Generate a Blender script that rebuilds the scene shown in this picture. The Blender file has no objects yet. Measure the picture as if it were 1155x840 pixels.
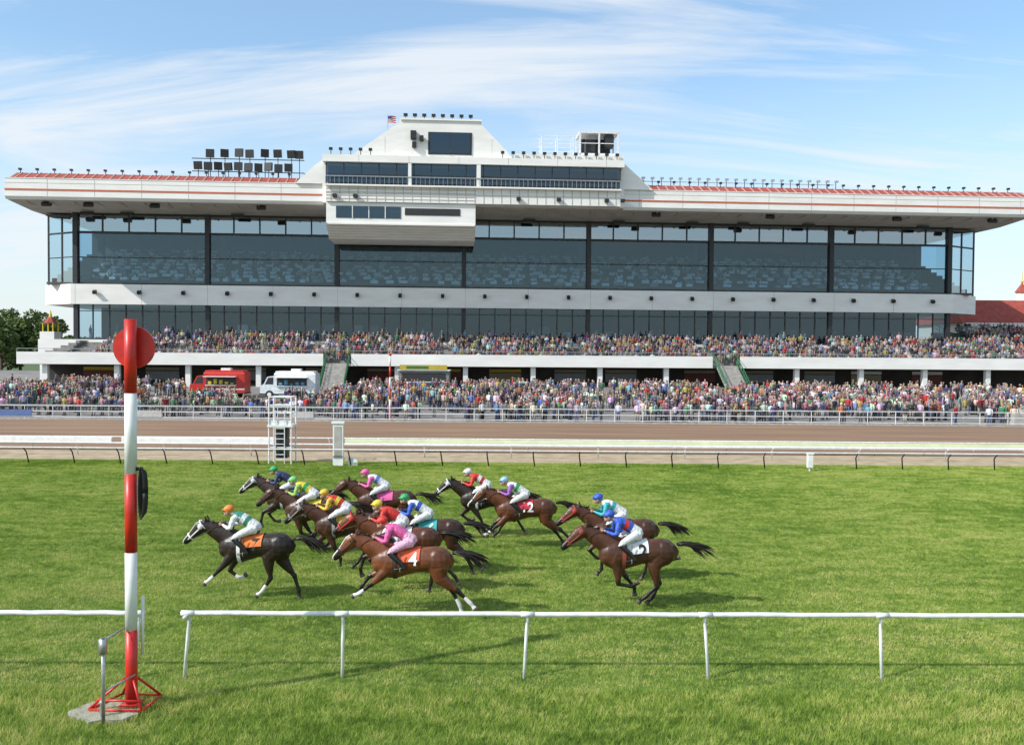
import bpy, bmesh, math, random, time
import numpy as np
from mathutils import Vector, Matrix, kdtree, noise
random.seed(7); np.random.seed(7)
T0=time.time()
scene=bpy.context.scene
COL=scene.collection
# ------------------------------------------------------------------ materials
MATS={}
def pmat(name,col,col2=None,scale=4.0,rough=.6,bump=0.0,bscale=None,metal=0.0,detail=4,spec=.5,coat=0,sheen=0,lo=.35,hi=.65,stretch=None):
    if name in MATS: return MATS[name]
    m=bpy.data.materials.new(name); m.use_nodes=True; nt=m.node_tree
    b=nt.nodes['Principled BSDF']
    b.inputs['Roughness'].default_value=rough; b.inputs['Metallic'].default_value=metal
    b.inputs['Specular IOR Level'].default_value=spec
    if coat: b.inputs['Coat Weight'].default_value=coat
    if col2 is None: col2=tuple(c*.8 for c in col)
    tc=nt.nodes.new('ShaderNodeTexCoord'); n=nt.nodes.new('ShaderNodeTexNoise')
    src=tc.outputs['Object']
    if stretch:
        mp=nt.nodes.new('ShaderNodeMapping'); mp.inputs['Scale'].default_value=stretch
        nt.links.new(src,mp.inputs[0]); src=mp.outputs[0]
    n.inputs['Scale'].default_value=scale; n.inputs['Detail'].default_value=detail
    nt.links.new(src,n.inputs['Vector'])
    r=nt.nodes.new('ShaderNodeValToRGB'); r.color_ramp.elements[0].position=lo; r.color_ramp.elements[1].position=hi
    r.color_ramp.elements[0].color=(*col2,1); r.color_ramp.elements[1].color=(*col,1)
    nt.links.new(n.outputs['Fac'],r.inputs[0]); nt.links.new(r.outputs[0],b.inputs['Base Color'])
    if bump:
        n2=nt.nodes.new('ShaderNodeTexNoise'); n2.inputs['Scale'].default_value=bscale or scale*4; n2.inputs['Detail'].default_value=6
        nt.links.new(tc.outputs['Object'],n2.inputs['Vector'])
        bp=nt.nodes.new('ShaderNodeBump'); bp.inputs['Strength'].default_value=bump; bp.inputs['Distance'].default_value=.05
        nt.links.new(n2.outputs['Fac'],bp.inputs['Height']); nt.links.new(bp.outputs[0],b.inputs['Normal'])
    MATS[name]=m; return m
def vmat(name,rough=.8):
    m=bpy.data.materials.new(name); m.use_nodes=True; nt=m.node_tree
    b=nt.nodes['Principled BSDF']; b.inputs['Roughness'].default_value=rough
    a=nt.nodes.new('ShaderNodeAttribute'); a.attribute_name='Col'
    nt.links.new(a.outputs['Color'],b.inputs['Base Color']); return m
def glassmat(name,tint,fac,gcol=(1,1,1)):
    m=bpy.data.materials.new(name); m.use_nodes=True; nt=m.node_tree
    nt.nodes.remove(nt.nodes['Principled BSDF']); out=nt.nodes['Material Output']
    t=nt.nodes.new('ShaderNodeBsdfTransparent'); t.inputs[0].default_value=(*tint,1)
    g=nt.nodes.new('ShaderNodeBsdfGlossy'); g.inputs['Color'].default_value=(*gcol,1); g.inputs['Roughness'].default_value=.03
    tc=nt.nodes.new('ShaderNodeTexCoord'); n=nt.nodes.new('ShaderNodeTexNoise'); n.inputs['Scale'].default_value=.35
    bp=nt.nodes.new('ShaderNodeBump'); bp.inputs['Strength'].default_value=.1
    nt.links.new(tc.outputs['Object'],n.inputs[0]); nt.links.new(n.outputs[0],bp.inputs['Height']); nt.links.new(bp.outputs[0],g.inputs['Normal'])
    mx=nt.nodes.new('ShaderNodeMixShader'); mx.inputs[0].default_value=fac
    nt.links.new(t.outputs[0],mx.inputs[1]); nt.links.new(g.outputs[0],mx.inputs[2]); nt.links.new(mx.outputs[0],out.inputs[0])
    return m
# ------------------------------------------------------------------ mesh builder
class MB:
    def __init__(s): s.v=[]; s.f=[]; s.m=[]; s.vm=[]
    def add(s,vs,fs,m):
        o=len(s.v); s.v+= [tuple(p) for p in vs]; s.f+=[tuple(o+i for i in f) for f in fs]; s.m+=[m]*len(fs); s.vm+=[m]*len(vs)
    def box(s,x0,x1,y0,y1,z0,z1,m=0):
        s.add([(x0,y0,z0),(x1,y0,z0),(x1,y1,z0),(x0,y1,z0),(x0,y0,z1),(x1,y0,z1),(x1,y1,z1),(x0,y1,z1)],
              [(0,3,2,1),(4,5,6,7),(0,1,5,4),(1,2,6,5),(2,3,7,6),(3,0,4,7)],m)
    def obox(s,c,sz,m=0,rot=None):
        R=rot if rot is not None else Matrix.Identity(3)
        x,y,z=[k/2 for k in sz]
        P=[(-x,-y,-z),(x,-y,-z),(x,y,-z),(-x,y,-z),(-x,-y,z),(x,-y,z),(x,y,z),(-x,y,z)]
        s.add([tuple(R@Vector(p)+Vector(c)) for p in P],[(0,3,2,1),(4,5,6,7),(0,1,5,4),(1,2,6,5),(2,3,7,6),(3,0,4,7)],m)
    def extx(s,prof,x0,x1,m=0):
        n=len(prof)
        s.add([(x0,a,b) for a,b in prof]+[(x1,a,b) for a,b in prof],
              [tuple(range(n))[::-1],tuple(range(n,2*n))]+[(i,(i+1)%n,n+(i+1)%n,n+i) for i in range(n)],m)
    def exty(s,prof,y0,y1,m=0):
        n=len(prof)
        s.add([(a,y0,b) for a,b in prof]+[(a,y1,b) for a,b in prof],
              [tuple(range(n)),tuple(range(n,2*n))[::-1]]+[(i,n+i,n+(i+1)%n,(i+1)%n) for i in range(n)],m)
    def cyl(s,p0,p1,r0,r1=None,n=8,m=0):
        if r1 is None: r1=r0
        s.tube([(*p0,r0,r0,m),(*p1,r1,r1,m)],n)
    def tube(s,path,n=10,closed=False):
        P=[Vector(p[:3]) for p in path]; k=len(P); o=len(s.v)
        for i in range(k):
            t=(P[min(i+1,k-1)]-P[max(i-1,0)])
            if t.length<1e-9: t=Vector((0,0,1))
            t.normalize()
            lat=Vector((0,1,0))
            if abs(t.y)>.9: lat=Vector((1,0,0))
            lat=(lat-t*lat.dot(t)).normalized(); nn=lat.cross(t).normalized()
            for j in range(n):
                a=2*math.pi*j/n
                q=P[i]+nn*(math.cos(a)*path[i][3])+lat*(math.sin(a)*path[i][4])
                s.v.append(tuple(q)); s.vm.append(path[i][5])
        for i in range(k-1):
            for j in range(n):
                s.f.append((o+i*n+j,o+i*n+(j+1)%n,o+(i+1)*n+(j+1)%n,o+(i+1)*n+j)); s.m.append(path[i][5])
        s.f.append(tuple(o+j for j in range(n))[::-1]); s.m.append(path[0][5])
        s.f.append(tuple(o+(k-1)*n+j for j in range(n))); s.m.append(path[-1][5])
    def ell(s,c,r,m=0,n=10,k=7,rot=None):
        R=rot if rot is not None else Matrix.Identity(3); C=Vector(c)
        vs=[];fs=[]
        for i in range(1,k):
            th=math.pi*i/k
            for j in range(n):
                a=2*math.pi*j/n
                vs.append(tuple(C+R@Vector((r[0]*math.sin(th)*math.cos(a),r[1]*math.sin(th)*math.sin(a),r[2]*math.cos(th)))))
        t=len(vs); vs.append(tuple(C+R@Vector((0,0,r[2])))); vs.append(tuple(C+R@Vector((0,0,-r[2]))))
        for i in range(k-2):
            for j in range(n): fs.append((i*n+j,(i+1)*n+j,(i+1)*n+(j+1)%n,i*n+(j+1)%n))
        for j in range(n):
            fs.append((t,j,(j+1)%n)); fs.append((t+1,(k-2)*n+(j+1)%n,(k-2)*n+j))
        s.add(vs,fs,m)
    def merge(s,o):
        b=len(s.v); s.v+=o.v; s.vm+=o.vm; s.f+=[tuple(b+i for i in f) for f in o.f]; s.m+=o.m
    def mesh(s,name,mats,smooth=False):
        me=bpy.data.meshes.new(name); me.from_pydata(s.v,[],s.f)
        for m in mats: me.materials.append(m)
        me.polygons.foreach_set('material_index',[min(x,len(mats)-1) for x in s.m])
        if smooth: me.polygons.foreach_set('use_smooth',[True]*len(s.f))
        me.update(); return me
    def obj(s,name,mats,parent=None,smooth=False,matrix=None):
        ob=bpy.data.objects.new(name,s.mesh(name,mats,smooth)); COL.objects.link(ob)
        if parent: ob.parent=parent
        if matrix is not None: ob.matrix_world=matrix
        return ob
def empty(name,loc=(0,0,0),rz=0):
    e=bpy.data.objects.new(name,None); COL.objects.link(e); e.location=loc; e.rotation_euler=(0,0,rz); return e
def fuse(mb,voxel,it=4,fac=.5):
    me=bpy.data.meshes.new('tmp'); me.from_pydata(mb.v,[],mb.f)
    ob=bpy.data.objects.new('tmp',me); COL.objects.link(ob)
    r=ob.modifiers.new('r','REMESH'); r.mode='VOXEL'; r.voxel_size=voxel
    s=ob.modifiers.new('s','SMOOTH'); s.iterations=it; s.factor=fac
    dg=bpy.context.evaluated_depsgraph_get(); dg.update()
    em=ob.evaluated_get(dg).to_mesh()
    V=[tuple(v.co) for v in em.vertices]; F=[tuple(p.vertices) for p in em.polygons]
    ob.evaluated_get(dg).to_mesh_clear()
    bpy.data.objects.remove(ob); bpy.data.meshes.remove(me)
    pts=[];ms=[]
    for f,m in zip(mb.f,mb.m):
        c=[sum(mb.v[i][k] for i in f)/len(f) for k in range(3)]
        if len(f)<=4:
            pts.append(c); ms.append(m)
            a=[(mb.v[f[0]][k]+mb.v[f[1]][k])/2*.9+c[k]*.1 for k in range(3)]; pts.append(a); ms.append(m)
            a=[(mb.v[f[-1]][k]+mb.v[f[-2]][k])/2*.9+c[k]*.1 for k in range(3)]; pts.append(a); ms.append(m)
    kd=kdtree.KDTree(len(pts))
    for i,p in enumerate(pts): kd.insert(p,i)
    kd.balance()
    out=MB(); out.v=V; out.f=F
    out.m=[ms[kd.find(tuple(sum(V[i][k] for i in f)/len(f) for k in range(3)))[1]] for f in F]
    out.vm=[0]*len(V)
    return out
# ------------------------------------------------------------------ camera
H=6.2
cam=bpy.data.cameras.new('camera'); co=bpy.data.objects.new('camera',cam); COL.objects.link(co); scene.camera=co
cam.sensor_width=36; cam.lens=1000/1155*36; cam.clip_end=6000; cam.clip_start=.1
co.matrix_world=Matrix.Translation((0,0,H))@Matrix.Rotation(math.radians(90)-math.atan(25/1000),4,'X')@Matrix.Rotation(.0075,4,'Z')
# ------------------------------------------------------------------ light
az=Vector((-.88,-.47,0)).normalized(); el=math.radians(38)
sdir=Vector((az.x*math.cos(el),az.y*math.cos(el),math.sin(el)))
sl=bpy.data.lights.new('sun','SUN'); so=bpy.data.objects.new('sun',sl); COL.objects.link(so)
sl.energy=5.0; sl.angle=math.radians(.5); sl.color=(1,.96,.9)
so.rotation_euler=sdir.to_track_quat('Z','Y').to_euler(); so.location=(-60,-40,60)
w=bpy.data.worlds.new('World'); scene.world=w; w.use_nodes=True; nt=w.node_tree
bg=nt.nodes['Background']; bg.inputs[1].default_value=.1
sky=nt.nodes.new('ShaderNodeTexSky'); sky.sky_type='NISHITA'; sky.sun_disc=False; sky.sun_elevation=el
sky.sun_rotation=math.atan2(az.x,az.y)%(2*math.pi); sky.air_density=1.1; sky.dust_density=1.0; sky.ozone_density=1.5
tc=nt.nodes.new('ShaderNodeTexCoord'); sep=nt.nodes.new('ShaderNodeSeparateXYZ'); nt.links.new(tc.outputs['Generated'],sep.inputs[0])
def math_n(op,a,b=None,clamp=False):
    n=nt.nodes.new('ShaderNodeMath'); n.operation=op; n.use_clamp=clamp
    for i,x in enumerate((a,b)):
        if x is None: continue
        if isinstance(x,(int,float)): n.inputs[i].default_value=x
        else: nt.links.new(x,n.inputs[i])
    return n.outputs[0]
zz=math_n('ADD',math_n('MAXIMUM',sep.outputs['Z'],0),.28)
cx=math_n('DIVIDE',sep.outputs['X'],zz); cy=math_n('DIVIDE',sep.outputs['Y'],zz)
cmb=nt.nodes.new('ShaderNodeCombineXYZ'); nt.links.new(cx,cmb.inputs[0]); nt.links.new(cy,cmb.inputs[1])
mp=nt.nodes.new('ShaderNodeMapping'); mp.inputs['Rotation'].default_value=(0,0,math.radians(48)); mp.inputs['Scale'].default_value=(.55,2.2,1)
nt.links.new(cmb.outputs[0],mp.inputs[0])
n1=nt.nodes.new('ShaderNodeTexNoise'); n1.inputs['Scale'].default_value=1.5; n1.inputs['Detail'].default_value=11; n1.inputs['Roughness'].default_value=.62; n1.inputs['Distortion'].default_value=1.0
nt.links.new(mp.outputs[0],n1.inputs['Vector'])
n2=nt.nodes.new('ShaderNodeTexNoise'); n2.inputs['Scale'].default_value=1.1; n2.inputs['Detail'].default_value=3
nt.links.new(cmb.outputs[0],n2.inputs['Vector'])
cl=math_n('ADD',math_n('MULTIPLY',n1.outputs['Fac'],.7),math_n('MULTIPLY',n2.outputs['Fac'],.4))
mr=nt.nodes.new('ShaderNodeMapRange'); mr.inputs['From Min'].default_value=.44; mr.inputs['From Max'].default_value=.65; mr.inputs['To Max'].default_value=.85
nt.links.new(cl,mr.inputs[0])
hz=nt.nodes.new('ShaderNodeMapRange'); hz.inputs['From Min'].default_value=.0; hz.inputs['From Max'].default_value=.30; hz.inputs['To Min'].default_value=.85; hz.inputs['To Max'].default_value=.15
nt.links.new(sep.outputs['Z'],hz.inputs[0])
fac=math_n('MAXIMUM',mr.outputs[0],hz.outputs[0],True)
mix=nt.nodes.new('ShaderNodeMix'); mix.data_type='RGBA'; nt.links.new(fac,mix.inputs[0])
br=nt.nodes.new('ShaderNodeMix'); br.data_type='RGBA'; br.blend_type='MULTIPLY'; br.inputs[0].default_value=1
nt.links.new(sky.outputs[0],br.inputs[6]); br.inputs[7].default_value=(1.45,1.95,2.15,1)
nt.links.new(br.outputs[2],mix.inputs[6]); mix.inputs[7].default_value=(8.9,9.3,9.7,1)
nt.links.new(mix.outputs[2],bg.inputs[0])
scene.view_settings.view_transform='Standard'; scene.view_settings.look='None'; scene.view_settings.exposure=0
# ------------------------------------------------------------------ ground
def apz(y): return max(0,min(1.65,(y-77.5)*.048))
grassy=pmat('turf_soil',(.13,.19,.03),(.07,.115,.018),scale=.35,rough=.9,bump=.5,bscale=30,detail=8)
far_grass=pmat('far_grass',(.08,.12,.03),(.05,.08,.02),scale=.02,rough=.95)
dirt=pmat('dirt',(.27,.165,.10),(.175,.105,.062),scale=.5,rough=.95,bump=.8,bscale=5,detail=9,stretch=(.15,1.6,1))
tan=pmat('tan_path',(.42,.33,.22),(.3,.23,.145),scale=1.2,rough=.95,bump=.3,detail=8)
asph=pmat('apron_concrete',(.24,.225,.21),(.15,.14,.13),scale=.4,rough=.9,detail=8)
conc=pmat('concrete',(.42,.4,.37),(.3,.285,.26),scale=2,rough=.9,bump=.2,detail=8)
g=MB(); g.add([(-2500,-400,-.03),(2500,-400,-.03),(2500,4000,-.03),(-2500,4000,-.03)],[(0,1,2,3)],0); g.obj('ground',[far_grass])
g=MB(); g.add([(-120,-30,0),(120,-30,0),(120,48.9,0),(-120,48.9,0)],[(0,1,2,3)],0); g.obj('grass_turf_course',[grassy])
g=MB(); g.add([(-140,48.7,.006),(140,48.7,.006),(140,53.6,.006),(-140,53.6,.006)],[(0,1,2,3)],0); g.obj('gravel_path',[tan])
g=MB(); g.add([(-160,53.4,.012),(160,53.4,.012),(160,75.7,.012),(-160,75.7,.012)],[(0,1,2,3)],0); g.obj('dirt_track',[dirt])
g=MB()
ys=[75.75,77.5]+[77.5+i*2 for i in range(1,19)]+[170]
vs=[];fs=[]
for y in ys: vs+=[(-170,y,apz(y)+.02),(170,y,apz(y)+.02)]
for i in range(len(ys)-1): fs.append((2*i,2*i+1,2*i+3,2*i+2))
g.add(vs,fs,0); g.box(-170,170,75.5,75.74,-.02,.14,1); g.obj('apron_pavement',[asph,conc])
def grassmat(name,c1,c2,c3):
    m=bpy.data.materials.new(name); m.use_nodes=True; nt=m.node_tree
    nt.nodes.remove(nt.nodes['Principled BSDF']); out=nt.nodes['Material Output']
    geo=nt.nodes.new('ShaderNodeNewGeometry')
    acc=None
    for sc_,wt,st in ((.16,.26,(1,1,1)),(1.1,.30,(1,1.6,1)),(6.0,.36,(1,1,0)),(.13,.08,(.06,3.2,1))):
        mp_=nt.nodes.new('ShaderNodeMapping'); mp_.inputs['Scale'].default_value=st; nt.links.new(geo.outputs['Position'],mp_.inputs[0])
        n=nt.nodes.new('ShaderNodeTexNoise'); n.inputs['Scale'].default_value=sc_; n.inputs['Detail'].default_value=4
        nt.links.new(mp_.outputs[0],n.inputs['Vector'])
        mu=nt.nodes.new('ShaderNodeMath'); mu.operation='MULTIPLY'; mu.inputs[1].default_value=wt; nt.links.new(n.outputs[0],mu.inputs[0])
        if acc is None: acc=mu.outputs[0]
        else:
            ad=nt.nodes.new('ShaderNodeMath'); ad.operation='ADD'; nt.links.new(acc,ad.inputs[0]); nt.links.new(mu.outputs[0],ad.inputs[1]); acc=ad.outputs[0]
    r=nt.nodes.new('ShaderNodeValToRGB'); r.color_ramp.elements[0].position=.42; r.color_ramp.elements[1].position=.58
    e3=r.color_ramp.elements.new(.5); e3.color=(*c2,1)
    r.color_ramp.elements[0].color=(*c3,1); r.color_ramp.elements[2].color=(*c1,1); nt.links.new(acc,r.inputs[0])
    d=nt.nodes.new('ShaderNodeBsdfDiffuse'); t=nt.nodes.new('ShaderNodeBsdfTranslucent')
    nt.links.new(r.outputs[0],d.inputs[0]); nt.links.new(r.outputs[0],t.inputs[0])
    mx=nt.nodes.new('ShaderNodeMixShader'); mx.inputs[0].default_value=.3
    nt.links.new(d.outputs[0],mx.inputs[1]); nt.links.new(t.outputs[0],mx.inputs[2]); nt.links.new(mx.outputs[0],out.inputs[0])
    return m
gm=grassmat('grass_blade',(.52,.53,.17),(.29,.40,.075),(.13,.22,.035))
def patch(name,nb,size,h0,h1,seed,wd=.012):
    rs=np.random.RandomState(seed)
    p=rs.rand(nb,2)*size-size/2; a=rs.rand(nb)*2*math.pi; h=h0+(h1-h0)*rs.rand(nb)**1.6; lean=(rs.rand(nb,2)-.5)*1.6*h[:,None]
    V=np.zeros((nb,3,3)); dx=np.cos(a)*wd/2*(.6+.8*rs.rand(nb)); dy=np.sin(a)*wd/2
    V[:,0,0]=p[:,0]-dx; V[:,0,1]=p[:,1]-dy; V[:,1,0]=p[:,0]+dx; V[:,1,1]=p[:,1]+dy
    V[:,2,0]=p[:,0]+lean[:,0]; V[:,2,1]=p[:,1]+lean[:,1]; V[:,2,2]=h
    me=bpy.data.meshes.new(name); me.vertices.add(nb*3); me.vertices.foreach_set('co',V.ravel())
    me.loops.add(nb*3); me.loops.foreach_set('vertex_index',np.arange(nb*3))
    me.polygons.add(nb); me.polygons.foreach_set('loop_start',np.arange(nb)*3); me.polygons.foreach_set('loop_total',np.full(nb,3))
    me.materials.append(gm); me.update(calc_edges=True); me.validate(); return me
gp=empty('grass')
pA=[patch('grass_patch',30000,4,.025,.075,i) for i in range(2)]
pT=patch('long_grass_patch',34000,4,.04,.14,9)
y=12.0
while y<49:
    half=.62*(y+4)+2; x=-half
    while x<half:
        me=pT if y<13 else random.choice(pA)
        o=bpy.data.objects.new('patch',me); COL.objects.link(o); o.parent=gp
        o.location=(x+2,y+2 if y<45 else 46.8,0.0); o.rotation_euler=(0,0,random.choice([0,1,2,3])*math.pi/2)
        x+=4
    y+=4
# ------------------------------------------------------------------ common materials
white=pmat('white_paint',(.8,.8,.78),(.68,.68,.66),scale=3,rough=.45)
whiterail=pmat('white_rail',(.8,.8,.8),(.62,.63,.63),scale=6,rough=.35)
red=pmat('red_paint',(.62,.022,.014),(.44,.018,.012),scale=5,rough=.4)
black=pmat('black_metal',(.02,.02,.022),(.012,.012,.012),rough=.5)
steel=pmat('galvanised_steel',(.5,.5,.5),(.36,.37,.38),scale=9,rough=.4,metal=.7)
green_p=pmat('green_paint',(.03,.16,.07),rough=.5)
yellow=pmat('yellow_paint',(.7,.5,.03),rough=.5)
# ------------------------------------------------------------------ near rail
def near_rail(name,x0,x1,y0,y1,posts,endl=False):
    e=empty(name,(0,0,0)); f=lambda x: y0+(y1-y0)*(x-x0)/(x1-x0)
    b=MB(); pts=[]
    if endl: pts+=[(x0,f(x0)+.0,1.10),(x0+.04,f(x0),1.16)]
    n=24
    for i in range(n+1):
        x=x0+.1+(x1-x0-.2)*i/n; pts.append((x,f(x),1.2+.006*math.sin(i*2.1)))
    b.tube([(*p,.048,.048,0) for p in pts],12)
    for x in posts:
        b.tube([(x-.13,f(x),1.2,.053,.053,0),(x+.13,f(x),1.2,.053,.053,0)],12)
    b.obj('rail_tube',[whiterail],e,True)
    b=MB()
    for i,x in enumerate(posts):
        l=(-.05,.02,-.06,.05,-.02,.0)[i%6]
        yy=f(x)
        b.tube([(x+l,yy-.08,-.05,.032,.032,0),(x+l*.3,yy+.04,.85,.032,.032,0),(x,yy+.07,1.05,.032,.032,0),(x,yy+.01,1.16,.032,.032,0)],10)
    b.obj('posts',[whiterail],e,True)
near_rail('running_rail',-6.15,14.0,16.62,16.9,[-6.08,-3.18,.33,3.72,7.1,10.5,13.6],True)
near_rail('running_rail',-14,-6.95,16.5,16.6,[-13.2,-10.2,-7.02],False)
# ------------------------------------------------------------------ finish post
fx,fy=-6.5,15.1
e=empty('finish_post',(fx,fy,0))
b=MB(); zs=[.03,1.37,2.7,4.05,5.42,6.68]
for i in range(5):
    b.tube([(0,0,zs[i],.1,.1,i%2),(0,0,zs[i+1],.1,.1,i%2)],20)
b.obj('pole',[red,white],e,True)
b=MB(); b.cyl((.0,.13,6.20),(.0,.17,6.20),.36,.36,40,0); b.cyl((0,.1,6.20),(0,.14,6.20),.05,.05,10,0)
b.obj('disc',[red],e)
b=MB()
for a,bb in (((-.62,-.25,.08),(.3,-.3,.08)),((-.62,-.25,.08),(-.35,.45,.08)),((.3,-.3,.08),(.35,.4,.08)),((-.35,.45,.08),(.35,.4,.08)),((-.62,-.25,.08),(0,0,.62)),((.3,-.3,.08),(0,0,.62)),((.35,.4,.08),(0,0,.62)),((-.35,.45,.08),(0,0,.62)),((-.5,-.2,.22),(.25,-.24,.22))):
    b.cyl(a,bb,.022,.022,8,0)
b.box(-.16,.16,-.16,.16,.07,.1,0); b.obj('base_brace',[red],e,True)
b=MB()
b.cyl((-.14,-.75,0),(-.14,-.75,1.45),.03,.03,10,0); b.box(-.19,-.09,-.8,-.7,1.2,1.45,0); b.cyl((-.14,-.75,1.42),(-.08,-.1,1.42),.018,.018,8,0)
b.cyl((-.1,-.75,.6),(.1,-.1,.62),.015,.015,8,0)
b.cyl((.14,.12,.9),(.14,.14,1.9),.028,.028,10,1)
b.obj('cable_conduit',[steel,white],e,True)
b=MB()
for kx in range(5):
    P=[]
    for i in range(25):
        a=2*math.pi*i/24; P.append((.19+.045*math.cos(a)+.006*kx,.03*kx-.05,3.72+(.45-.02*kx)*math.sin(a),.010,.010,0))
    b.tube(P,6)
b.box(.09,.2,-.03,.03,4.1,4.16,0); b.obj('cable_coil',[black],e,True)
b=MB()
rs=random.Random(4); n=22; ring=[]
for i in range(n):
    a=2*math.pi*i/n; rx=.55*(1+.16*rs.uniform(-1,1)); ry=.42*(1+.2*rs.uniform(-1,1)); ring.append((-.32+rx*math.cos(a)*1.05,-.22+ry*math.sin(a)))
b.add([(x,y,-.03) for x,y in ring]+[(x,y,.055) for x,y in ring],[tuple(range(n,2*n))]+[(i,(i+1)%n,n+(i+1)%n,n+i) for i in range(n)],0)
b.cyl((-.3,-.45,.055),(-.3,-.45,.26),.04,.03,10,1); b.ell((-.3,-.45,.28),(.045,.045,.045),1)
b.obj('concrete_pad',[conc,steel],e)
# ------------------------------------------------------------------ far rails
def far_rail(name,y,z,x0,x1,sp,lean,pm_,col,r=.05):
    e=empty(name); b=MB()
    n=int((x1-x0)/4); b.tube([(x0+(x1-x0)*i/n,y+.08*math.sin(i*.4),z,r,r,0) for i in range(n+1)],8); b.obj('rail_tube',[col],e,True)
    b=MB(); x=x0
    while x<x1:
        b.tube([(x,y+.4,0,.035,.035,0),(x+lean*.3,y+.3,z*.7,.035,.035,0),(x+lean*.3,y,z-.02,.03,.03,0)],6); x+=sp
    b.obj('posts',[pm_],e,True)
    return e
far_rail('turf_rail',46.7,.9,-60,60,2.45,-.3,black,whiterail,.035)
pale=pmat('pale_cover',(.60,.64,.40),(.5,.54,.34),scale=1,rough=.6)
e=far_rail('dirt_rail',53.2,.84,-80,80,3.0,.0,whiterail,whiterail,.035)
b=MB()
b.extx([(53.05,.5),(53.05,.80),(53.2,.83),(53.3,.8)],-80,-24.0,0)
b.extx([(53.05,.5),(53.05,.80),(53.2,.83),(53.3,.8)],-23.4,-14.0,0)
b.extx([(53.05,.42),(53.05,.60),(53.2,.60),(53.2,.42)],-10.0,80,0)
b.extx([(53.06,.605),(53.1,.79),(53.2,.81),(53.2,.75)],-10.0,80,1)
b.obj('cover_panels',[white,pale],e)
far_rail('path_rail',50.6,.75,-60,60,5,.0,whiterail,whiterail,.045)
# camera tower
e=empty('camera_platform',(-12.4,47.9,0)); b=MB()
for sx in (-.6,.6):
    for sy in (-.5,.5):
        b.cyl((sx,sy,0),(sx,sy,3.6),.04,.04,8,0)
for z in (.9,2.0,2.75,3.15,3.6):
    for sy in (-.5,.5): b.cyl((-.6,sy,z),(.6,sy,z),.03,.03,6,0)
    for sx in (-.6,.6): b.cyl((sx,-.5,z),(sx,.5,z),.03,.03,6,0)
b.box(-.68,.68,-.58,.58,2.0,2.12,0)
for z in np.arange(.25,2,.28): b.cyl((-.25,-.55,z),(.25,-.55,z),.02,.02,6,0)
b.cyl((-.25,-.55,0),(-.25,-.55,2.9),.025,.025,6,0); b.cyl((.25,-.55,0),(.25,-.55,2.9),.025,.025,6,0)
b.box(-.3,.3,-.2,.3,.3,1.9,1); b.box(-.62,.62,-.48,-.46,2.12,2.35,0)
b.obj('frame',[whiterail,black],e)
e=empty('finish_line_mirror_post',(-9.2,47.0,0)); b=MB()
b.box(-.27,.27,-.12,.12,0,2.25,0); b.box(-.34,.34,-.18,.18,2.25,2.36,0); b.box(-.2,.2,-.135,-.12,.4,2.1,1); b.box(.5,1.0,.1,.2,0,.4,0); b.obj('post',[white,conc],e)
e=empty('marker_box',(15.6,46.2,0)); b=MB(); b.box(-.13,.13,-.13,.13,.2,.9,0); b.box(-.16,.16,-.16,.16,.9,.96,0); b.cyl((0,0,0),(0,0,.2),.05,.05,8,0); b.obj('box',[white],e)
e=empty('furlong_pole',(-10.5,76.3,0)); b=MB()
for i in range(6): b.tube([(0,0,i*.95,.08,.08,i%2),(0,0,(i+1)*.95,.08,.08,i%2)],10)
b.ell((0,0,5.75),(.14,.14,.14),0); b.obj('pole',[red,white],e,True)
def pipe_fence(name,y,z0,h,x0,x1,sp,rails,mat_=None):
    e=empty(name); b=MB(); mat_=mat_ or whiterail
    for r in rails: b.cyl((x0,y,z0+h*r),(x1,y,z0+h*r),.03,.03,6,0)
    x=x0
    while x<=x1: b.cyl((x,y,z0),(x,y,z0+h),.03,.03,6,0); x+=sp
    b.obj('pipes',[mat_],e); return e
pipe_fence('outer_rail_fence',75.62,.14,1.05,-80,80,2.4,(1,.55,.1))
e=pipe_fence('apron_fence',78.3,apz(78.3),1.05,-80,80,2.4,(1,.5),mat_=steel)
ban=empty('advertising_banner'); b=MB()
cols=[pmat('banner_a',(.1,.16,.35)),pmat('banner_b',(.5,.5,.48)),pmat('banner_c',(.35,.05,.05)),pmat('banner_d',(.05,.16,.1))]
x=-60
while x<-14:
    wd=random.uniform(1.8,3); b.box(x,x+wd,75.55,75.57,.3,.85,random.choice([0,1,1,1,3])); x+=wd+random.uniform(5,11)
b.obj('cloth',cols,ban)
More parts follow.
